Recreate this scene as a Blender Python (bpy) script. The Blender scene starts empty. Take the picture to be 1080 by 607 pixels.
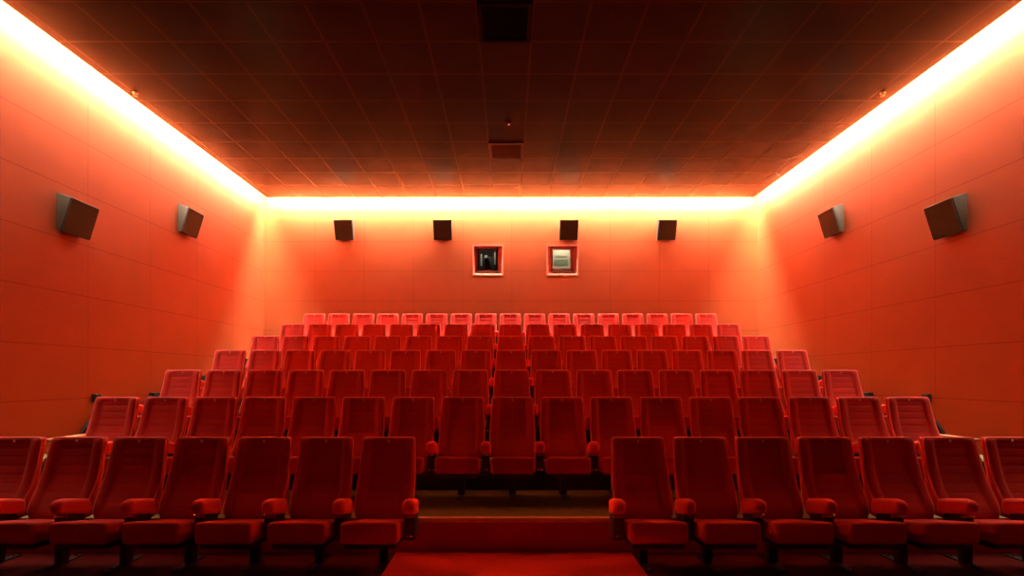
import bpy, bmesh, math, random
from mathutils import Vector, Matrix
random.seed(4)
sc = bpy.context.scene
COL = sc.collection
PI = math.pi

# ------------------------------------------------------------------ materials
def new_mat(name):
    m = bpy.data.materials.new(name); m.use_nodes = True
    nt = m.node_tree
    return m, nt, nt.nodes['Principled BSDF']

def plain(name, col, rough=0.6, metal=0.0, spec=0.5, noise=0.0, nscale=40.0, bump=0.0, sheen=0.0, sheen_tint=(1, 1, 1)):
    m, nt, b = new_mat(name)
    b.inputs['Base Color'].default_value = (*col, 1)
    b.inputs['Roughness'].default_value = rough
    b.inputs['Metallic'].default_value = metal
    b.inputs['Specular IOR Level'].default_value = spec
    if sheen:
        b.inputs['Sheen Weight'].default_value = sheen
        b.inputs['Sheen Roughness'].default_value = 0.45
        b.inputs['Sheen Tint'].default_value = (*sheen_tint, 1)
    tc = nt.nodes.new('ShaderNodeTexCoord')
    nz = nt.nodes.new('ShaderNodeTexNoise')
    nz.inputs['Scale'].default_value = nscale
    nz.inputs['Detail'].default_value = 4
    nt.links.new(tc.outputs['Object'], nz.inputs['Vector'])
    if noise:
        mx = nt.nodes.new('ShaderNodeMix'); mx.data_type = 'RGBA'
        mx.inputs[6].default_value = (*[c * (1 - noise) for c in col], 1)
        mx.inputs[7].default_value = (*[min(1, c * (1 + noise)) for c in col], 1)
        nt.links.new(nz.outputs['Fac'], mx.inputs[0])
        nt.links.new(mx.outputs[2], b.inputs['Base Color'])
    if bump:
        bp = nt.nodes.new('ShaderNodeBump')
        bp.inputs['Strength'].default_value = bump
        bp.inputs['Distance'].default_value = 0.002
        nt.links.new(nz.outputs['Fac'], bp.inputs['Height'])
        nt.links.new(bp.outputs['Normal'], b.inputs['Normal'])
    return m

def line_mask(nt, sock, origin, step, width):
    """1 on a joint of the given width repeated every step, else 0"""
    def mth(op, a, bval=None):
        n = nt.nodes.new('ShaderNodeMath'); n.operation = op
        nt.links.new(a, n.inputs[0])
        if bval is not None: n.inputs[1].default_value = bval
        return n.outputs[0]
    v = mth('SUBTRACT', sock, origin - step * 0.5)
    v = mth('DIVIDE', v, step)
    v = mth('FRACT', v)
    v = mth('SUBTRACT', v, 0.5)
    v = mth('ABSOLUTE', v)
    v = mth('MULTIPLY', v, step)
    return mth('LESS_THAN', v, width * 0.5)

def jointed(name, col, joint_col, a, b_, rough, noise=0.08, nscale=3.0, fine=140.0, bump=0.15):
    """panels: a and b_ are (axis, origin, step, width)"""
    m, nt, p = new_mat(name)
    tc = nt.nodes.new('ShaderNodeTexCoord')
    sx = nt.nodes.new('ShaderNodeSeparateXYZ')
    nt.links.new(tc.outputs['Object'], sx.inputs[0])
    m1 = line_mask(nt, sx.outputs[a[0]], *a[1:])
    m2 = line_mask(nt, sx.outputs[b_[0]], *b_[1:])
    mm = nt.nodes.new('ShaderNodeMath'); mm.operation = 'MAXIMUM'
    nt.links.new(m1, mm.inputs[0]); nt.links.new(m2, mm.inputs[1])
    nz = nt.nodes.new('ShaderNodeTexNoise'); nz.inputs['Scale'].default_value = nscale; nz.inputs['Detail'].default_value = 5
    nt.links.new(tc.outputs['Object'], nz.inputs['Vector'])
    base = nt.nodes.new('ShaderNodeMix'); base.data_type = 'RGBA'
    base.inputs[6].default_value = (*[c * (1 - noise) for c in col], 1)
    base.inputs[7].default_value = (*[min(1, c * (1 + noise)) for c in col], 1)
    nt.links.new(nz.outputs['Fac'], base.inputs[0])
    mx = nt.nodes.new('ShaderNodeMix'); mx.data_type = 'RGBA'
    mx.inputs[7].default_value = (*joint_col, 1)
    nt.links.new(mm.outputs[0], mx.inputs[0])
    nt.links.new(base.outputs[2], mx.inputs[6])
    nt.links.new(mx.outputs[2], p.inputs['Base Color'])
    nf = nt.nodes.new('ShaderNodeTexNoise'); nf.inputs['Scale'].default_value = fine
    nt.links.new(tc.outputs['Object'], nf.inputs['Vector'])
    bp = nt.nodes.new('ShaderNodeBump'); bp.inputs['Strength'].default_value = bump; bp.inputs['Distance'].default_value = 0.003
    nt.links.new(nf.outputs['Fac'], bp.inputs['Height'])
    nt.links.new(bp.outputs['Normal'], p.inputs['Normal'])
    p.inputs['Roughness'].default_value = rough
    p.inputs['Specular IOR Level'].default_value = 0.15
    return m

def emit(name, col, strength):
    m, nt, b = new_mat(name)
    b.inputs['Base Color'].default_value = (*col, 1)
    b.inputs['Emission Color'].default_value = (*col, 1)
    b.inputs['Emission Strength'].default_value = strength
    return m

# ---- scene constants (metres; the camera stands above x about 0, y = 0 and looks along +y)
P = 0.55                                   # seat pitch
ROW_Y = [4.276 + 1.1 * k for k in range(7)]
TOPS = [1.05, 1.362, 1.680, 2.009, 2.3265, 2.663, 3.013]
FLOOR_Z = [t - 1.05 for t in TOPS]
W = 5.78; YB = 11.30; YF = -4.0
ZC = 5.718; GAP = 0.18                     # ceiling underside, width of the light slot
ZT = ZC + 0.34                             # top of the light slot
LED_SIDE = 520.0; LED_BACK = 700.0; LED_Y0 = 4.4; TILT = math.radians(35)               # the side strips start here

WALL = (0.37, 0.073, 0.0185); WJ = (0.28, 0.044, 0.012)
M = {}
M['wall_side'] = jointed('wall_panel_fabric_side', WALL, WJ, (1, 6.60, 1.15, 0.010), (2, 4.06, 0.69, 0.014), 0.9)
M['wall_back'] = jointed('wall_panel_fabric_back', WALL, WJ, (0, -3.41, 1.15, 0.010), (2, 4.06, 0.69, 0.014), 0.9)
M['reveal'] = plain('reveal_paint', (0.55, 0.12, 0.055), 0.8, noise=0.05)
M['ceiling'] = jointed('ceiling_tiles', (0.022, 0.0145, 0.0045), (0.046, 0.027, 0.008), (0, -0.40, 0.635, 0.030), (1, 5.96, 0.635, 0.030), 0.27, noise=0.25, nscale=2.2)
M['ceiling'].node_tree.nodes['Principled BSDF'].inputs['Specular IOR Level'].default_value = 0.055
M['slot'] = plain('slot_paint', (0.80, 0.70, 0.55), 0.8, noise=0.03)
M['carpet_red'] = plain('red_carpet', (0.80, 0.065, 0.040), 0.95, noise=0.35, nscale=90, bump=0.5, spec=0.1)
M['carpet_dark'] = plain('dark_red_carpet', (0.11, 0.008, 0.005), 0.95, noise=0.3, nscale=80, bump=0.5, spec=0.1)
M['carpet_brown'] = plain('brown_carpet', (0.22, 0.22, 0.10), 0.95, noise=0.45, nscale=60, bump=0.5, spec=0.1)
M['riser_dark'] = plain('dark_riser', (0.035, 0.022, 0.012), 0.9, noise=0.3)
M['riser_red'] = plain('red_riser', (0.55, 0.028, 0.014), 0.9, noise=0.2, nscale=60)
M['wood'] = plain('nosing_wood', (0.80, 0.52, 0.26), 0.45, noise=0.2, nscale=14)
M['velvet'] = plain('red_velvet', (0.50, 0.030, 0.016), 0.75, noise=0.14, nscale=30, bump=0.2, spec=0.2, sheen=0.25, sheen_tint=(1.0, 0.38, 0.18))
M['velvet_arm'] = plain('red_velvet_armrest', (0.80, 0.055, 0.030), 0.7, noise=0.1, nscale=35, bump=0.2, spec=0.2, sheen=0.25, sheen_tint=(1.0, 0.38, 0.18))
M['band'] = plain('band_fabric', (0.86, 0.13, 0.085), 0.6, noise=0.08, sheen=0.4, sheen_tint=(1.0, 0.5, 0.35))
M['tan'] = plain('tan_leather', (0.78, 0.36, 0.14), 0.5, noise=0.1)
M['black_plastic'] = plain('black_plastic', (0.022, 0.020, 0.016), 0.45, noise=0.2)
M['dark_metal'] = plain('dark_painted_metal', (0.045, 0.042, 0.028), 0.32, metal=0.3, noise=0.2)
M['bright_metal'] = plain('bright_metal', (0.55, 0.52, 0.42), 0.25, metal=1.0)
M['brass'] = plain('brass_plate', (0.60, 0.26, 0.17), 0.4, metal=0.4)
M['cabinet'] = plain('speaker_cabinet', (0.034, 0.026, 0.010), 0.55, noise=0.1)
M['grille'] = plain('speaker_grille', (0.042, 0.031, 0.016), 0.8, noise=0.3, nscale=300, bump=0.4)
M['front_dark'] = plain('front_curtain', (0.02, 0.008, 0.006), 0.95, noise=0.2, nscale=4)
M['booth'] = plain('booth_paint', (0.05, 0.045, 0.035), 0.8)
M['paper'] = plain('cream_sheet', (0.85, 0.80, 0.60), 0.7)
M['green'] = plain('pale_green_print', (0.36, 0.45, 0.28), 0.7)
M['led_side'] = emit('led_diffuser_side', (1.0, 0.88, 0.78), LED_SIDE)
M['led_back'] = emit('led_diffuser_back', (1.0, 0.88, 0.78), LED_BACK)
M['red_led'] = emit('red_indicator', (1.0, 0.22, 0.16), 1.3)
M['white_plastic'] = plain('white_plastic', (0.62, 0.58, 0.48), 0.5)
M['vent_black'] = plain('black_vent', (0.006, 0.005, 0.004), 0.9, spec=0.1)
M['vent_brown'] = plain('brown_vent', (0.060, 0.048, 0.024), 0.7)

def glass_mat():
    m, nt, b = new_mat('window_glass')
    out = nt.nodes['Material Output']
    tr = nt.nodes.new('ShaderNodeBsdfTransparent'); tr.inputs[0].default_value = (0.95, 0.95, 0.93, 1)
    gl = nt.nodes.new('ShaderNodeBsdfGlossy'); gl.inputs['Roughness'].default_value = 0.03
    mx = nt.nodes.new('ShaderNodeMixShader'); mx.inputs[0].default_value = 0.05
    nt.links.new(tr.outputs[0], mx.inputs[1]); nt.links.new(gl.outputs[0], mx.inputs[2])
    nt.links.new(mx.outputs[0], out.inputs['Surface'])
    return m
M['glass'] = glass_mat()

# ------------------------------------------------------------------ mesh helpers
def mesh_from(name, bm, mats, smooth=True, angle=None):
    me = bpy.data.meshes.new(name)
    bmesh.ops.recalc_face_normals(bm, faces=bm.faces)
    bm.to_mesh(me); bm.free()
    for m in (mats if isinstance(mats, (list, tuple)) else [mats]): me.materials.append(m)
    if smooth:
        for p in me.polygons: p.use_smooth = True
        if angle is not None: me.set_sharp_from_angle(angle=angle)
    return me

def obj(name, bm, mats, parent=None, smooth=True, angle=math.radians(40)):
    o = bpy.data.objects.new(name, mesh_from(name, bm, mats, smooth, angle))
    COL.objects.link(o)
    if parent is not None: o.parent = parent
    return o

def thing(name, label, cat, loc=(0, 0, 0), rotz=0.0, group=None):
    o = bpy.data.objects.new(name, None); COL.objects.link(o)
    o.empty_display_size = 0.2
    o.location = loc; o.rotation_euler = (0, 0, rotz)
    tag(o, label, cat, group)
    return o

def tag(o, label, cat, group=None, kind=None):
    o['label'] = label; o['category'] = cat
    if group: o['group'] = group
    if kind: o['kind'] = kind
    return o

def add_box(bm, x0, x1, y0, y1, z0, z1, mi=0):
    vs = [bm.verts.new(c) for c in ((x0, y0, z0), (x1, y0, z0), (x1, y1, z0), (x0, y1, z0), (x0, y0, z1), (x1, y0, z1), (x1, y1, z1), (x0, y1, z1))]
    fs = []
    for f in ((0, 3, 2, 1), (4, 5, 6, 7), (0, 1, 5, 4), (1, 2, 6, 5), (2, 3, 7, 6), (3, 0, 4, 7)):
        fc = bm.faces.new([vs[i] for i in f]); fc.material_index = mi; fs.append(fc)
    return vs, fs

def rbox(bm, x0, x1, y0, y1, z0, z1, r, warp=None, nseg=4, nin=5):
    """box with rounded edges and evenly gridded faces; warp moves each vertex"""
    c = Vector(((x0 + x1) / 2, (y0 + y1) / 2, (z0 + z1) / 2))
    h = Vector(((x1 - x0) / 2, (y1 - y0) / 2, (z1 - z0) / 2))
    def samples(a):
        inn = a - r
        arc = [inn + r * math.tan(math.radians(45) * k / nseg) for k in range(nseg + 1)]
        mid = [-inn + 2 * inn * k / nin for k in range(1, nin)]
        return sorted([-q for q in arc] + mid + arc)
    S = [samples(h[i]) for i in range(3)]
    cache = {}
    def vert(p):
        key = tuple(round(q, 6) for q in p)
        if key in cache: return cache[key]
        q = Vector([max(-(h[i] - r), min(h[i] - r, p[i])) for i in range(3)])
        d = Vector(p) - q
        if d.length > 1e-9: q = q + d.normalized() * r
        q = q + c
        if warp: q = warp(q)
        v = bm.verts.new(q); cache[key] = v
        return v
    for ax in range(3):
        u, w = [(1, 2), (0, 2), (0, 1)][ax]
        for s in (-1, 1):
            for i in range(len(S[u]) - 1):
                for j in range(len(S[w]) - 1):
                    quad = []
                    for a, b_ in ((i, j), (i + 1, j), (i + 1, j + 1), (i, j + 1)):
                        p = [0, 0, 0]; p[ax] = s * h[ax]; p[u] = S[u][a]; p[w] = S[w][b_]
                        quad.append(vert(p))
                    if len(set(quad)) == 4: bm.faces.new(quad)
                    elif len(set(quad)) == 3: bm.faces.new(list(dict.fromkeys(quad)))

def tube(bm, p0, p1, r0, r1=None, n=14, caps=True):
    r1 = r0 if r1 is None else r1
    p0, p1 = Vector(p0), Vector(p1)
    z = (p1 - p0).normalized()
    x = z.orthogonal().normalized(); y = z.cross(x)
    a = [bm.verts.new(p0 + (x * math.cos(2 * PI * k / n) + y * math.sin(2 * PI * k / n)) * r0) for k in range(n)]
    b_ = [bm.verts.new(p1 + (x * math.cos(2 * PI * k / n) + y * math.sin(2 * PI * k / n)) * r1) for k in range(n)]
    for k in range(n): bm.faces.new((a[k], a[(k + 1) % n], b_[(k + 1) % n], b_[k]))
    if caps: bm.faces.new(a[::-1]); bm.faces.new(b_)

def prism(bm, prof, x0, x1):
    """prof: list of (y, z); extruded along x"""
    a = [bm.verts.new((x0, y, z)) for y, z in prof]; b_ = [bm.verts.new((x1, y, z)) for y, z in prof]
    n = len(prof)
    for k in range(n): bm.faces.new((a[k], a[(k + 1) % n], b_[(k + 1) % n], b_[k]))
    bm.faces.new(a[::-1]); bm.faces.new(b_)

def bevel_all(bm, r, seg=2):
    bmesh.ops.bevel(bm, geom=list(bm.edges), offset=r, segments=seg, profile=0.5, affect='EDGES')

def interp(tab, x):
    if x <= tab[0][0]: return tab[0][1]
    for (a, fa), (b_, fb) in zip(tab, tab[1:]):
        if x <= b_:
            t = (x - a) / (b_ - a); return fa + (fb - fa) * t
    return tab[-1][1]

def smooth_tab(tab, n=60, k=4):
    lo, hi = tab[0][0], tab[-1][0]
    xs = [lo + (hi - lo) * i / n for i in range(n + 1)]
    ys = [interp(tab, x) for x in xs]
    for _ in range(k):
        ys = [ys[0]] + [(ys[i - 1] + 2 * ys[i] + ys[i + 1]) / 4 for i in range(1, n)] + [ys[-1]]
    return list(zip(xs, ys))

# ------------------------------------------------------------------ the room
def structure(name, bm, mats, label, cat, smooth=False):
    return tag(obj(name, bm, mats, None, smooth), label, cat, None, 'structure')

edge = [y + 0.085 for y in ROW_Y]
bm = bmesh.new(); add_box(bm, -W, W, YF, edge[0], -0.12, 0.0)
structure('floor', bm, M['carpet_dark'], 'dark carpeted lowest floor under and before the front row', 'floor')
bm = bmesh.new(); add_box(bm, -1.055, 1.060, 0.6, edge[0] - 0.013, 0.0002, 0.012); bevel_all(bm, 0.003, 1)  # brighter red strip over the dark floor in the centre gap
tag(obj('carpet_strip', bm, M['carpet_red'], None, False), 'bright red carpet strip on the floor in the centre gap', 'carpet')
ORD = ['first', 'second', 'third', 'fourth', 'fifth', 'sixth', 'seventh', 'eighth', 'ninth']
for k in range(1, 7):
    y1 = edge[k] if k < 6 else YB
    bm = bmesh.new()
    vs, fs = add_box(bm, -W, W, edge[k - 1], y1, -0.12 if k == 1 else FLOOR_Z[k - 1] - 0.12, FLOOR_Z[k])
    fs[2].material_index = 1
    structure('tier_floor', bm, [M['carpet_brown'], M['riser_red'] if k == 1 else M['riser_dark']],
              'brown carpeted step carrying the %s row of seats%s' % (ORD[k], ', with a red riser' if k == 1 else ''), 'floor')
    bm = bmesh.new()
    xw = 1.2 if k == 1 else W
    add_box(bm, -xw, xw, edge[k - 1] - 0.012, edge[k - 1] + 0.045, FLOOR_Z[k] - 0.035, FLOOR_Z[k] + 0.004)
    bevel_all(bm, 0.004, 2)
    structure('trim_%d' % k, bm, M['wood'] if k == 1 else M['riser_dark'],
              '%s edge strip along the front of the %s row step' % ('light wooden' if k == 1 else 'dark', ORD[k]), 'trim')

for s, side in ((-1, 'left'), (1, 'right')):
    bm = bmesh.new()
    xa, xb = sorted((s * W, s * (W + 0.15)))
    add_box(bm, xa, xb, YF, YB + 0.15, -0.12, ZT)
    structure('wall_' + side, bm, M['wall_side'], 'orange red panelled %s side wall washed by the cove light' % side, 'wall')
bm = bmesh.new(); add_box(bm, -W, W, YF - 0.15, YF, -0.12, ZT)
structure('wall_front', bm, M['front_dark'], 'dark red front wall of the auditorium facing the seats', 'wall')

# back wall with two port openings
CAMX = -0.046
PORTS = []
for cx, wid in ((-0.516, 0.675), (1.226, 0.700)):
    PORTS.append((cx - wid / 2, cx + wid / 2, 1.578 + 2.405, 1.578 + 3.075))
(xa0, xa1, pz0, pz1), (xb0, xb1, _, _) = PORTS
bm = bmesh.new()
xs = [-W, xa0, xa1, xb0, xb1, W]; zs = [-0.12, pz0, pz1, ZT]
grid = {}
for yi, y in enumerate((YB, YB + 0.12)):
    for i, x in enumerate(xs):
        for j, z in enumerate(zs):
            grid[i, j, yi] = bm.verts.new((x, y, z))
for i in range(5):
    for j in range(3):
        if j == 1 and i in (1, 3): continue
        for yi in (0, 1):
            bm.faces.new((grid[i, j, yi], grid[i + 1, j, yi], grid[i + 1, j + 1, yi], grid[i, j + 1, yi]))
wb = structure('wall_back', bm, M['wall_back'], 'orange red panelled back wall with two projection ports', 'wall')
# ports: splayed reveal, frame and pane
DP = 0.30
for n, (x0, x1, z0, z1) in enumerate(PORTS):
    dl, dr = (0.085, 0.133) if n == 0 else (0.126, 0.116)
    ix0, ix1, iz0, iz1 = x0 + dl, x1 - dr, z0 + 0.172, z1 + 0.015
    bm = bmesh.new()
    o4 = [(x0, z0), (x1, z0), (x1, z1), (x0, z1)]; i4 = [(ix0, iz0), (ix1, iz0), (ix1, iz1), (ix0, iz1)]
    fo = [bm.verts.new((x, YB - 0.004, z)) for x, z in o4]
    fi = [bm.verts.new((x, YB + DP, z)) for x, z in i4]
    T = 0.03
    oo = [bm.verts.new((x + (-T if k in (0, 3) else T), YB - 0.004, z + (-T if k < 2 else T))) for k, (x, z) in enumerate(o4)]
    ob = [bm.verts.new((x + (-T if k in (0, 3) else T), YB + DP, z + (-T if k < 2 else T))) for k, (x, z) in enumerate(o4)]
    for k in range(4):
        q = (k + 1) % 4
        bm.faces.new((fo[k], fo[q], fi[q], fi[k]))
        bm.faces.new((oo[k], oo[q], fo[q], fo[k]))
        bm.faces.new((oo[k], oo[q], ob[q], ob[k]))
        bm.faces.new((ob[k], ob[q], fi[q], fi[k]))
    w = structure('window_%d' % (n + 1), bm, M['reveal'],
                  'splayed projection port in the back wall, %s' % ('dark inside with a projector behind its glass' if n == 0 else 'lit inside with a pale sheet behind its glass'), 'window')
    bm = bmesh.new()
    fw = 0.022
    for a, b_, c, d in ((ix0 - 0.01, ix0 + fw, iz0, iz1), (ix1 - fw, ix1 + 0.01, iz0, iz1), (ix0 + fw, ix1 - fw, iz0, iz0 + fw), (ix0 + fw, ix1 - fw, iz1 - fw, iz1)):
        add_box(bm, a, b_, YB + DP - 0.03, YB + DP + 0.02, c, d)
    obj('window_frame', bm, M['dark_metal'] if n == 0 else M['paper'], w, False)
    bm = bmesh.new(); add_box(bm, ix0 + fw, ix1 - fw, YB + DP - 0.012, YB + DP - 0.006, iz0 + fw, iz1 - fw)
    obj('window_pane', bm, M['glass'], w, False)
    # the booth room behind
    bm = bmesh.new()
    bx0, bx1, by0, by1, bz0, bz1 = x0 - 0.3, x1 + 0.3, YB + DP, YB + DP + 1.4, 2.9, 5.3
    v = {}
    for i, x in enumerate((bx0, bx1)):
        for j, y in enumerate((by0, by1)):
            for k, z in enumerate((bz0, bz1)): v[i, j, k] = bm.verts.new((x, y, z))
    for f in (((0, 0, 0), (1, 0, 0), (1, 1, 0), (0, 1, 0)), ((0, 0, 1), (1, 0, 1), (1, 1, 1), (0, 1, 1)), ((0, 1, 0), (1, 1, 0), (1, 1, 1), (0, 1, 1)),
              ((0, 0, 0), (0, 1, 0), (0, 1, 1), (0, 0, 1)), ((1, 0, 0), (1, 1, 0), (1, 1, 1), (1, 0, 1))):
        bm.faces.new([v[q] for q in f])
    for (pa, pb, pc, pd) in ((bx0, x0 - T, bz0, bz1), (x1 + T, bx1, bz0, bz1), (x0 - T, x1 + T, bz0, z0 - T), (x0 - T, x1 + T, z1 + T, bz1)):
        add_box(bm, pa, pb, by0 - 0.02, by0, pc, pd)
    structure('booth_wall', bm, M['booth'], 'dark inside of the projection booth behind the %s port' % ('dark' if n == 0 else 'lit'), 'wall')
    cxm, czm = (ix0 + ix1) / 2, (iz0 + iz1) / 2
    if n == 0:
        pr = thing('film_projector', 'dark film projector with a small shiny lens behind the dark port glass', 'projector', (cxm, YB + DP + 0.25, 2.9))
        hz = czm - 2.9
        bm = bmesh.new(); rbox(bm, -0.16, 0.20, 0.16, 0.75, hz - 0.30, hz + 0.17, 0.03); obj('projector_body', bm, M['black_plastic'], pr)
        bm = bmesh.new(); tube(bm, (-0.05, 0.16, hz + 0.12), (-0.05, -0.02, hz + 0.12), 0.055, 0.05, 20); lb = obj('lens_barrel', bm, M['dark_metal'], pr)
        bm = bmesh.new(); tube(bm, (-0.05, -0.02, hz + 0.12), (-0.05, -0.03, hz + 0.12), 0.042, 0.030, 20); obj('lens', bm, M['white_plastic'], lb)
        bm = bmesh.new(); tube(bm, (-0.17, 0.05, hz - 0.08), (-0.17, 0.05, hz + 0.20), 0.022, 0.022, 12); obj('side_post', bm, M['white_plastic'], pr)
        bm = bmesh.new(); add_box(bm, 0.15, 0.185, 0.02, 0.06, hz - 0.05, hz + 0.24); obj('mounting_rail', bm, M['white_plastic'], pr, False)
        bm = bmesh.new(); tube(bm, (0.02, 0.45, 0.0), (0.02, 0.45, hz - 0.30), 0.07, 0.07, 16); obj('pedestal', bm, M['dark_metal'], pr)
        L = bpy.data.lights.new('booth_lamp', 'POINT'); L.energy = 10.0; L.color = (1.0, 0.93, 0.8); L.shadow_soft_size = 0.06  # unseen light added to bring out the projector parts
        lo = bpy.data.objects.new('booth_lamp', L); COL.objects.link(lo); lo.location = (cxm - 0.10, YB + DP + 0.12, iz1 + 0.22)
    else:
        sh = thing('notice_sheet', 'pale cream sheet with green bands behind the lit port glass', 'sheet', (cxm, YB + DP + 0.30, 2.9))
        zz = czm - 2.9
        bm = bmesh.new(); add_box(bm, -0.36, 0.36, 0, 0.012, 0.002, zz + 0.40); obj('backing_sheet', bm, M['paper'], sh, False)
        for nm, za, zb, xh in (('green_band', 0.125, 0.165, 0.15), ('green_band', -0.070, 0.075, 0.17)):
            bm = bmesh.new(); add_box(bm, -xh + 0.02, xh + 0.02, -0.004, 0.0, zz + za, zz + zb); obj(nm, bm, M['green'], sh, False)
        L = bpy.data.lights.new('booth_lamp', 'POINT'); L.energy = 34.0; L.color = (1.0, 0.97, 0.82); L.shadow_soft_size = 0.08
        lo = bpy.data.objects.new('booth_lamp', L); COL.objects.link(lo); lo.location = (cxm, YB + DP + 0.10, iz1 + 0.50)

# ceiling panel, its upper deck and the light slot
XE = W - GAP; YE = YB - GAP
bm = bmesh.new(); add_box(bm, -XE, XE, YF, YE, ZC, ZC + 0.05)
structure('ceiling', bm, M['ceiling'], 'dark brown tiled suspended ceiling with a square grid of lines', 'ceiling')
bm = bmesh.new(); add_box(bm, -W - 0.15, W + 0.15, YF - 0.15, YB + 0.15, ZT, ZT + 0.1)
structure('ceiling_deck', bm, M['slot'], 'pale upper deck above the light slot round the ceiling', 'ceiling')

def cove(name, label, a, b_, n):
    """a, b_: ends of the ceiling edge; n: direction to the wall"""
    a, b_, n = Vector((*a, 0)), Vector((*b_, 0)), Vector((*n, 0))
    root = thing(name, label, 'light', tuple((a + b_) / 2 + Vector((0, 0, ZC))), 0, 'LED light strips round the ceiling')
    off = root.location
    def slab(bm, d0, d1, z0, z1, trim=0.0):
        t = (b_ - a).normalized() * trim
        pts = [a + t + n * d0, b_ - t + n * d0, b_ - t + n * d1, a + t + n * d1]
        lo = [bm.verts.new(p + Vector((0, 0, z0 + ZC)) - off) for p in pts]; hi = [bm.verts.new(p + Vector((0, 0, z1 + ZC)) - off) for p in pts]
        bm.faces.new(lo[::-1]); bm.faces.new(hi)
        for k in range(4): bm.faces.new((lo[k], lo[(k + 1) % 4], hi[(k + 1) % 4], hi[k]))
    bm = bmesh.new(); slab(bm, 0.0005, 0.012, 0.0005, 0.33); obj('channel', bm, M['slot'], root, False)
    bm = bmesh.new()
    t = (b_ - a).normalized() * 0.02
    fn = n * math.cos(TILT) - Vector((0, 0, math.sin(TILT))); up = n * math.sin(TILT) + Vector((0, 0, math.cos(TILT)))
    c0 = n * 0.048 + Vector((0, 0, ZC + 0.085))
    q = [[bm.verts.new(e + c0 + fn * i * 0.006 + up * j * 0.04 - off) for e in (a + t, b_ - t)] for i, j in ((-1, -1), (1, -1), (1, 1), (-1, 1))]
    for k in range(4): bm.faces.new((q[k][0], q[k][1], q[(k + 1) % 4][1], q[(k + 1) % 4][0]))
    bm.faces.new([q[k][0] for k in range(4)]); bm.faces.new([q[k][1] for k in range(4)][::-1])
    obj('diffuser', bm, M['led_back'] if n.y else M['led_side'], root, False)
    return root
cove('cove_light', 'glowing strip light in the slot between ceiling and left wall', (-XE, LED_Y0), (-XE, YE), (-1, 0))
cove('cove_light', 'glowing strip light in the slot between ceiling and right wall', (XE, LED_Y0), (XE, YE), (1, 0))
cove('cove_light', 'glowing strip light in the slot between ceiling and back wall', (-XE, YE), (XE, YE), (0, 1))

# ------------------------------------------------------------------ ceiling fittings
def vent(label, x, y, mat):
    t = thing('ceiling_vent', label, 'vent', (x, y, ZC), 0, 'ceiling vents')
    h = 0.3175 - 0.004
    bm = bmesh.new()
    for a, b_, c, d in ((-h, h, -h, -h + 0.05), (-h, h, h - 0.05, h), (-h, -h + 0.05, -h + 0.05, h - 0.05), (h - 0.05, h, -h + 0.05, h - 0.05)):
        add_box(bm, a, b_, c, d, -0.022, -0.001)
    obj('frame', bm, mat, t, False)
    bm = bmesh.new(); add_box(bm, -h + 0.05, h - 0.05, -h + 0.05, h - 0.05, -0.004, -0.001); obj('backing', bm, M['vent_black'], t, False)
    bm = bmesh.new()
    for k in range(10):
        y0 = -h + 0.06 + k * 0.051
        prism(bm, [(y0, -0.006), (y0 + 0.036, -0.020), (y0 + 0.036, -0.017), (y0, -0.0045)], -h + 0.051, h - 0.051)
    obj('slats', bm, mat, t, False)
vent('black square ceiling vent at the very top of the picture', -0.40 + 0.3175, 5.96 - 0.3175, M['vent_black'])
vent('dull brown square ceiling vent nearer the back wall', -0.40 + 0.3175, 8.50 + 0.3175, M['vent_brown'])
t = thing('smoke_detector', 'small round ceiling detector with a tiny red light before the brown vent', 'detector', (-0.045, 7.85, ZC))
bm = bmesh.new(); tube(bm, (0, 0, -0.001), (0, 0, -0.02), 0.055, 0.05, 20); tube(bm, (0, 0, -0.0205), (0, 0, -0.04), 0.04, 0.03, 20); obj('housing', bm, M['riser_dark'], t)
bm = bmesh.new(); tube(bm, (0.01, -0.02, -0.0405), (0.01, -0.02, -0.052), 0.013, 0.009, 10); obj('indicator_light', bm, M['red_led'], t)
for x, y, lab in ((-5.47, 7.03, 'small pale ceiling sprinkler beside the light slot of the left wall'),
                  (5.40, 7.03, 'small pale ceiling sprinkler beside the light slot, above the big right speaker'),
                  (5.44, 9.82, 'small pale ceiling sprinkler by the right light slot, nearer the back wall')):
    t = thing('ceiling_sprinkler', lab, 'sprinkler', (x, y, ZC), 0, 'ceiling sprinklers')
    k = 0.45 if y > 9 else 0.7
    bm = bmesh.new(); tube(bm, (0, 0, -0.001), (0, 0, -0.012), 0.055 * k, 0.05 * k, 18); obj('cover_plate', bm, M['white_plastic'], t)
    bm = bmesh.new(); tube(bm, (0, 0, -0.0125), (0, 0, -0.045 * k - 0.01), 0.018 * k, 0.018 * k, 12); tube(bm, (0, 0, -0.045 * k - 0.0105), (0, 0, -0.045 * k - 0.016), 0.04 * k, 0.04 * k, 14); obj('nozzle', bm, M['white_plastic'], t)

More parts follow.
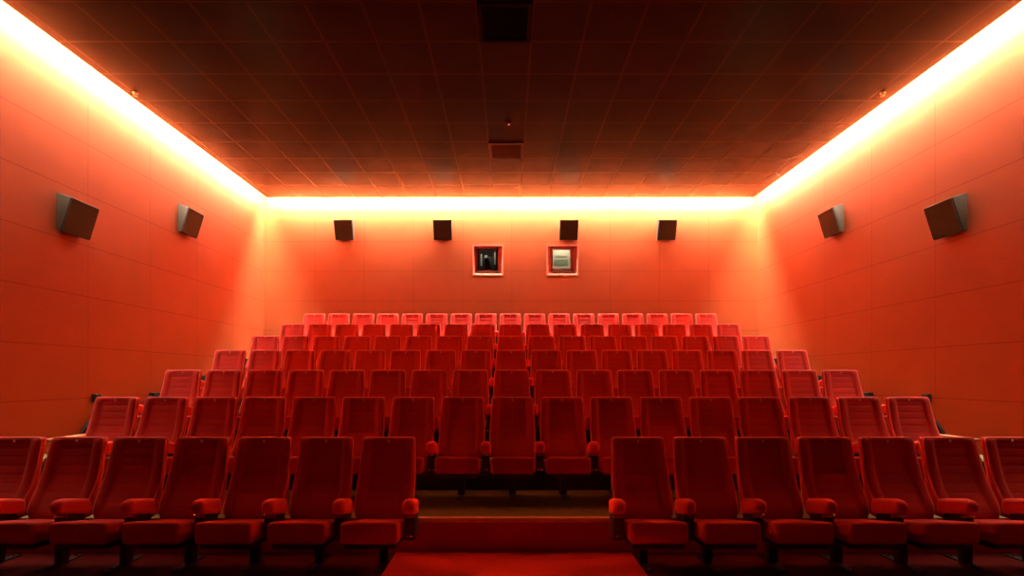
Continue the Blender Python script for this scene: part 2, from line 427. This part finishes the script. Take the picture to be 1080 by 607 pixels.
# ------------------------------------------------------------------ wall speakers
def make_speaker():
    t = thing('wall_speaker', 'x', 'speaker', (0, 0, 0), 0, 'black wall speakers')
    hw = 0.213
    bm = bmesh.new()
    prism(bm, [(-0.035, 0.268), (-0.222, 0.208), (-0.088, -0.220), (-0.035, -0.205)], -hw, hw)
    bevel_all(bm, 0.006, 2)
    obj('cabinet', bm, M['cabinet'], t, True, math.radians(30))
    bm = bmesh.new()
    d = Vector((0, -0.222 + 0.088, 0.428)).normalized(); nrm = Vector((0, -d.z, d.y))
    if nrm.y > 0: nrm = -nrm
    B = Vector((0, -0.088, -0.220)); Lh = math.hypot(0.134, 0.428)
    pts = [B + d * 0.012, B + d * (Lh - 0.012)]
    q = [Vector((sx * (hw - 0.010), 0, 0)) + p + nrm * 0.002 for p, sx in ((pts[0], -1), (pts[0], 1), (pts[1], 1), (pts[1], -1))]
    a = [bm.verts.new(p) for p in q]; b_ = [bm.verts.new(p + nrm * 0.010) for p in q]
    bm.faces.new(a); bm.faces.new(b_)
    for k in range(4): bm.faces.new((a[k], a[(k + 1) % 4], b_[(k + 1) % 4], b_[k]))
    obj('grille', bm, M['grille'], t, False)
    bm = bmesh.new(); add_box(bm, -0.10, 0.10, -0.034, -0.001, -0.12, 0.16); add_box(bm, -0.16, 0.16, -0.012, -0.001, -0.16, 0.20)
    obj('bracket', bm, M['black_plastic'], t, False)
    return t

def copy_tree(src, loc, rotz, label, group=None):
    r = src.copy(); COL.objects.link(r); r.location = loc; r.rotation_euler = (0, 0, rotz); r['label'] = label
    if group: r['group'] = group
    for ch in list(src.children):
        c = ch.copy(); COL.objects.link(c); c.parent = r
        for g in ch.children:
            d = g.copy(); COL.objects.link(d); d.parent = c
    return r

# local frame: wall plane y = 0, the speaker hangs towards -y
SP = make_speaker()
# (x, y, z, rotz, label): rotz turns local -y towards the room
spk = []
for (x, lab) in ((-3.84, 'outermost speaker on the back wall, on the side of the dark port'),
                 (-1.56, 'back wall speaker directly above and beside the dark port'),
                 (1.355, 'back wall speaker directly above the lit port'),
                 (3.62, 'outermost speaker on the back wall, on the side of the lit port')):
    spk.append((x, YB, 1.578 + 3.405, 0.0, 'dark box ' + lab))
spk += [(-W, 6.31, 1.578 + 2.068, PI / 2, 'larger looking dark wedge speaker on the left wall, towards the front'),
        (-W, 8.55, 1.578 + 2.735, PI / 2, 'smaller looking dark wedge speaker on the left wall, near the back corner'),
        (W, 6.31, 1.578 + 2.068, -PI / 2, 'larger looking dark wedge speaker on the right wall, towards the front'),
        (W, 8.55, 1.578 + 2.735, -PI / 2, 'smaller looking dark wedge speaker on the right wall, near the back corner')]
for i, (x, y, z, rz, lab) in enumerate(spk):
    if i == 0:
        SP.location = (x, y, z); SP.rotation_euler = (0, 0, rz); SP['label'] = lab
    else:
        copy_tree(SP, (x, y, z), rz, lab)

# ------------------------------------------------------------------ small black fittings on the side walls
for s, side in ((-1, 'left'), (1, 'right')):
    t = thing('wall_box', 'small black box on the %s wall above the end seat of the second row' % side, 'box', (s * W, 6.70, 1.578 - 0.28), 0, 'black boxes on the side walls')
    bm = bmesh.new(); xs_ = sorted((-s * 0.001, -s * 0.06)); rbox(bm, xs_[0], xs_[1], -0.05, 0.05, -0.055, 0.055, 0.008, nseg=2, nin=2); obj('housing', bm, M['black_plastic'], t)
    bm = bmesh.new(); xs_ = sorted((-s * 0.0605, -s * 0.066)); add_box(bm, xs_[0], xs_[1], -0.035, 0.035, -0.04, 0.01); obj('lens_cover', bm, M['grille'], t, False)
    t = thing('wall_ledge', 'flat black ledge on the %s wall beside the third row end seat' % side, 'ledge', (s * W, 7.88, 1.578 - 0.27), 0, 'black ledges on the side walls')
    bm = bmesh.new(); xs_ = sorted((-s * 0.001, -s * 0.09)); rbox(bm, xs_[0], xs_[1], -0.17, 0.17, -0.012, 0.030, 0.006, nseg=2, nin=2); obj('shelf_board', bm, M['black_plastic'], t)
    bm = bmesh.new(); xs_ = sorted((-s * 0.001, -s * 0.07)); add_box(bm, xs_[0], xs_[1], -0.10, -0.08, -0.05, -0.0125); add_box(bm, xs_[0], xs_[1], 0.08, 0.10, -0.05, -0.0125); obj('bracket', bm, M['black_plastic'], t, False)

# ------------------------------------------------------------------ cinema seats
FRONT = smooth_tab([(0.38, -0.235), (0.44, -0.228), (0.50, -0.205), (0.56, -0.170), (0.62, -0.135), (0.70, -0.098), (0.82, -0.062), (0.95, -0.030), (1.05, -0.008)])
HALF = smooth_tab([(0.38, 0.226), (0.46, 0.243), (0.55, 0.250), (0.68, 0.250), (0.85, 0.240), (1.05, 0.2305)])

def backrest_bm():
    bm = bmesh.new()
    rings = []
    z0, z1 = 0.385, 1.05
    NZ = 72
    us = []                                         # samples across the front, denser at the two seams
    for k in range(37): us.append(-1 + 2 * k / 36)
    us = sorted(set([round(u, 4) for u in us] + [-0.64, -0.60, -0.62, 0.60, 0.62, 0.64]))
    levels = [z0 + (z1 - z0) * k / NZ for k in range(NZ + 1)]
    rt = 0.026
    levels = [z for z in levels if z < z1 - rt] + [z1 - rt + rt * math.sin(PI / 2 * k / 6) for k in range(7)]
    for z in levels:
        yf = interp(FRONT, z); hw = interp(HALF, z)
        yb = -0.095 + 0.170 * (z - 0.36) / 0.69
        inset = 0.0
        if z > z1 - rt:                             # rounded top edge
            tt = min(1, (z - (z1 - rt)) / rt); inset = rt * (1 - math.sqrt(max(0, 1 - tt * tt)))
        if z < z0 + rt:
            tt = min(1, ((z0 + rt) - z) / rt); inset = rt * (1 - math.sqrt(max(0, 1 - tt * tt)))
        groove = 0.0
        fz = ((z - 0.52) / 0.073)
        if 0.50 < z < 1.0:
            dz = abs(fz - round(fz)) * 0.073
            groove = 0.0055 * max(0.0, 1 - dz / 0.013)
        ring = []
        for u in us:
            a = abs(u)
            x = u * (hw - inset * 0.8)
            blend = min(1.0, max(0.0, (z1 - z) / 0.05)) * min(1.0, max(0.0, (z - 0.42) / 0.12))
            cen = 0.012 - 0.003 * math.cos(min(1.0, a / 0.62) * PI / 2)
            peak = -0.014 * math.cos(min(1.0, max(0.0, (a - 0.80) / 0.20)) * PI / 2)
            mixf = min(1.0, max(0.0, (a - 0.54) / 0.24)); mixf = mixf * mixf * (3 - 2 * mixf)
            off = cen * (1 - mixf) + peak * mixf + groove * 0.7 * (1 - min(1.0, mixf * 2))
            seam = 0.0018 * max(0.0, 1 - abs(a - 0.62) / 0.03)
            off = (off + seam) * blend
            e = max(0.0, (a - 0.86) / 0.14)
            rr = 0.034
            off += rr * (1 - math.sqrt(max(0.0, 1 - e * e)))
            ring.append((x, yf + off + inset))
        hb = hw - 0.012 - inset * 0.8
        r2 = 0.02
        back = []
        for k in range(5):
            t_ = PI / 2 * k / 4
            back.append((hb - r2 + r2 * math.cos(t_), yb - inset - r2 + r2 * math.sin(t_)))
        back += [(hb * 0.5, yb - inset), (0.0, yb - inset)]
        full = ring + back + [(-x, y) for x, y in back[:-1][::-1]]
        rings.append([bm.verts.new((x, y, z)) for x, y in full])
    for a, b_ in zip(rings, rings[1:]):
        n = len(a)
        for k in range(n): bm.faces.new((a[k], a[(k + 1) % n], b_[(k + 1) % n], b_[k]))
    bm.faces.new(rings[0][::-1]); bm.faces.new(rings[-1])
    return bm

def band_bm():  # lighter red tube round the front edge of the backrest
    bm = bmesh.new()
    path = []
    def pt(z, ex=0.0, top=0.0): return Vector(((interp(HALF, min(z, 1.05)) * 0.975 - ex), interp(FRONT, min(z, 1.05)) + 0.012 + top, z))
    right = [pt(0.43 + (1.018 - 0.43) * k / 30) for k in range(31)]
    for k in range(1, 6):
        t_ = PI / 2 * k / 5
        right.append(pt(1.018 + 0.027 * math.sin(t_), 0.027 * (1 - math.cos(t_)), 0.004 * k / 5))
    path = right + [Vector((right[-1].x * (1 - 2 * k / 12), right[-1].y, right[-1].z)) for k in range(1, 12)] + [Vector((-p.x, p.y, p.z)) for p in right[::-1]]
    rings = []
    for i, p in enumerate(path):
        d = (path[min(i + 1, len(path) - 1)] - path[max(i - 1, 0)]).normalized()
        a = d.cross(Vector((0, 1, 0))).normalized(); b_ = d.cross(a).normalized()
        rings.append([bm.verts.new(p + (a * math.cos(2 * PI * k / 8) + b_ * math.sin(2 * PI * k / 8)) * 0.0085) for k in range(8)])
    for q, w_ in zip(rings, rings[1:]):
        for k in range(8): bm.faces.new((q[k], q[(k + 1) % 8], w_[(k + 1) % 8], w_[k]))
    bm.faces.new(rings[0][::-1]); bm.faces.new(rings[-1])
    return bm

def cushion_bm():
    bm = bmesh.new()
    def warp(q):
        t = (q.y + 0.635) / 0.46                     # 0 front, 1 back
        drop = 0.105 * t
        crown = 0.012 * (1 - (q.x / 0.215) ** 2) * (1 if q.z > 0.40 else 0)
        sag = -0.008 * math.exp(-(q.x / 0.10) ** 2) * (1 if q.z > 0.40 else 0)
        return Vector((q.x, q.y, q.z - drop * (1.0 if q.z > 0.40 else 0.25) + (crown + sag) * (1 - t * 0.5)))
    rbox(bm, -0.219, 0.219, -0.635, -0.175, 0.318, 0.487, 0.030, warp, 5, 8)
    return bm

def armrest_bm(dx):
    bm = bmesh.new()
    def warp(q):
        t = (q.y + 0.52) / 0.32
        z = q.z - 0.080 * t
        if q.z > 0.57 and t < 0.32: z -= 0.028 * ((0.32 - t) / 0.32) ** 2
        if q.z < 0.55: z += 0.012 * max(0.0, 1 - t * 2)
        return Vector((q.x * (1 - 0.50 * max(0.0, (t - 0.45) / 0.55)) + dx, q.y, z))
    rbox(bm, -0.052, 0.052, -0.52, -0.20, 0.505, 0.640, 0.041, warp, 5, 6)
    return bm

def ledge_bm(dx):
    bm = bmesh.new()
    rbox(bm, dx - 0.052, dx + 0.052, -0.50, -0.03, 0.610, 0.650, 0.012, None, 3, 3)
    return bm

def support_bm(dx):
    bm = bmesh.new()
    prism(bm, [(-0.29, 0.29), (-0.455, 0.29), (-0.478, 0.33), (-0.478, 0.478), (-0.455, 0.504), (-0.29, 0.462)], dx - 0.040, dx + 0.040)
    bevel_all(bm, 0.007, 2)
    return bm

def hinge_bm(dx):
    bm = bmesh.new()
    tube(bm, (dx - 0.044, -0.462, 0.486), (dx + 0.044, -0.462, 0.486), 0.017, 0.017, 14)
    return bm
def bolt_bm(dx):
    bm = bmesh.new()
    tube(bm, (dx - 0.018, -0.4785, 0.335), (dx - 0.018, -0.486, 0.335), 0.011, 0.009, 12)
    tube(bm, (dx + 0.018, -0.4785, 0.335), (dx + 0.018, -0.486, 0.335), 0.011, 0.009, 12)
    return bm

def me(name, bm, mat, angle=math.radians(40)): return mesh_from(name, bm, mat, True, angle)

MESH = {
    'backrest': me('backrest', backrest_bm(), M['velvet'], math.radians(70)),
    'band': me('edge_band', band_bm(), M['band'], math.radians(60)),
    'cushion': me('seat_cushion', cushion_bm(), M['velvet'], math.radians(80)),
}
bm = bmesh.new()
tube(bm, (0, -0.020 + 0.006, 1.018), (0, -0.020, 1.018), 0.012, 0.010, 18)
MESH['plate'] = me('number_plate', bm, M['brass'])
bm = bmesh.new()
rbox(bm, -0.200, 0.200, -0.600, -0.190, 0.272, 0.316, 0.015, lambda q: Vector((q.x, q.y, q.z - 0.026 * (q.y + 0.6) / 0.41)), 2, 3)
MESH['pan'] = me('seat_pan', bm, M['black_plastic'])
bm = bmesh.new()
add_box(bm, -0.2735, 0.2735, -0.175, -0.115, 0.205, 0.255); bevel_all(bm, 0.006, 2)
MESH['beam'] = me('cross_beam', bm, M['dark_metal'])
bm = bmesh.new()
prism(bm, [(-0.19, 0.012), (-0.12, 0.012), (-0.105, 0.203), (-0.185, 0.203)], -0.035, 0.035); bevel_all(bm, 0.006, 2)
MESH['leg'] = me('leg', bm, M['black_plastic'])
bm = bmesh.new()
prism(bm, [(-0.36, 0.0005), (0.02, 0.0005), (0.02, 0.011), (-0.35, 0.011)], -0.035, 0.035)
MESH['foot'] = me('foot_plate', bm, M['black_plastic'])
bm = bmesh.new()
for (yy, sx) in ((-0.32, 0.0), (-0.02, 0.0)): tube(bm, (sx, yy, 0.0115), (sx, yy, 0.020), 0.012, 0.010, 12)
MESH['foot_bolt'] = me('foot_bolts', bm, M['bright_metal'])
for key, dx in (('l', -P / 2), ('r', P / 2)):
    MESH['arm_' + key] = me('armrest', armrest_bm(dx), M['velvet_arm'], math.radians(80))
    MESH['tan_' + key] = me('tan_armrest', ledge_bm(dx), M['tan'], math.radians(80))
    MESH['sup_' + key] = me('armrest_support', support_bm(dx), M['dark_metal'])
    MESH['hinge_' + key] = me('hinge_pin', hinge_bm(dx), M['bright_metal'])
    MESH['bolt_' + key] = me('bolts', bolt_bm(dx), M['bright_metal'])
    s = -1 if key == 'l' else 1
    bm = bmesh.new(); xa, xb = sorted((dx + s * 0.012, dx + s * 0.046))
    prism(bm, [(-0.12, 0.652), (-0.05, 0.652), (0.03, 0.745), (0.03, 0.795), (-0.005, 0.79)], xa, xb); bevel_all(bm, 0.004, 2)
    MESH['strut_' + key] = me('end_strut', bm, M['black_plastic'])
    bm = bmesh.new(); xa, xb = sorted((dx - s * 0.006, dx - s * 0.030))
    prism(bm, [(-0.16, 0.33), (-0.04, 0.33), (0.00, 0.52), (-0.08, 0.56), (-0.16, 0.53)], xa, xb); bevel_all(bm, 0.006, 2)
    MESH['wing_' + key] = me('side_wing', bm, M['velvet'])

def child(name, key, parent, label=None):
    o = bpy.data.objects.new(name, MESH[key]); COL.objects.link(o); o.parent = parent
    if label: o['label'] = label
    return o

ROWNAME = ['front row', 'second row from the front', 'third row from the front', 'middle, fourth row', 'third row from the back', 'row before the back row', 'back row']
def place_seat(x, row, label, arms):
    """arms: which sides carry an arm, e.g. {'l': 'arm'} or {'l': 'tan', 'r': 'arm'}"""
    t = thing('cinema_seat', label, 'seat', (x, ROW_Y[row], FLOOR_Z[row] + 0.0), 0, 'red velvet cinema seats')
    b_ = child('backrest', 'backrest', t); child('number_plate', 'plate', b_, 'small pale number plate'); child('edge_band', 'band', b_, 'lighter red edge piping')
    c = child('seat_cushion', 'cushion', t); child('seat_pan', 'pan', c, 'black underside pan')
    child('cross_beam', 'beam', t, 'dark metal beam')
    l = child('leg', 'leg', t, 'dark metal leg'); f = child('foot_plate', 'foot', l); child('foot_bolts', 'foot_bolt', l)
    for side, kind in arms.items():
        child('armrest', kind + '_' + side, t, 'tan topped armrest' if kind == 'tan' else None)
        s = child('armrest_support', 'sup_' + side, t, 'dark metal armrest support')
        child('hinge_pin', 'hinge_' + side, s, 'shiny metal hinge pin'); child('bolts', 'bolt_' + side, s)
        if kind == 'tan': child('end_strut', 'strut_' + side, t, 'black slanted end strut')
    return t

for row in range(7):
    rn = ROWNAME[row]
    for p in range(-8, 9):
        if row == 0 and abs(p) < 2: continue
        arms = {'l': 'arm'}
        if p == -8 and row == 1: arms['l'] = 'tan'
        if p == 8: arms['r'] = 'tan' if row == 1 else 'arm'
        if row == 0 and p == -2: arms['r'] = 'arm'
        if row == 0:
            side = 'left' if p < 0 else 'right'
            k = abs(p) - 2
            lab = ('red velvet aisle seat next to the centre gap, %s block of the front row' % side) if k == 0 else \
                  ('red velvet cinema seat, %s from the centre gap in the front row, %s block' % (ORD[k], side))
        elif p == 0:
            lab = 'red velvet cinema seat at the exact middle of the %s' % rn
        else:
            side = 'left' if p < 0 else 'right'
            k = 8 - abs(p)
            if k == 0: lab = ('red velvet end seat with tan armrest nearest the %s wall, second row' % side) if row == 1 else 'red velvet end seat nearest the %s wall in the %s' % (side, rn)
            elif k <= 4: lab = 'red velvet cinema seat, %s from the %s end of the %s' % (ORD[k], side, rn)
            else: lab = 'red velvet seat, %s to the %s of the middle seat, %s' % (ORD[abs(p) - 1], side, rn)
        place_seat(p * P, row, lab, arms)

# ------------------------------------------------------------------ world, camera, output look
w = bpy.data.worlds.new('World'); sc.world = w; w.use_nodes = True
w.node_tree.nodes['Background'].inputs[0].default_value = (0, 0, 0, 1)
w.node_tree.nodes['Background'].inputs[1].default_value = 0.0

cam = bpy.data.cameras.new('camera'); co = bpy.data.objects.new('camera', cam); COL.objects.link(co); sc.camera = co
co.location = (CAMX, 0.0, 1.578); co.rotation_euler = (PI / 2, 0, 0)
cam.sensor_width = 36.0; cam.sensor_fit = 'HORIZONTAL'; cam.lens = 510.0 / 1080.0 * 36.0
cam.shift_x = 4.0 / 1080.0; cam.shift_y = 94.5 / 1080.0
cam.clip_start = 0.05; cam.clip_end = 100

vs = sc.view_settings
vs.view_transform = 'Standard'; vs.look = 'None'; vs.gamma = 1.0; vs.use_curve_mapping = False
vs.exposure = 0.0
sc.cycles.use_denoising = True
sc.cycles.use_guiding = True
sc.cycles.use_adaptive_sampling = False
sc.cycles.sample_clamp_indirect = 0.0
sc.cycles.diffuse_bounces = 6
sc.cycles.max_bounces = 10
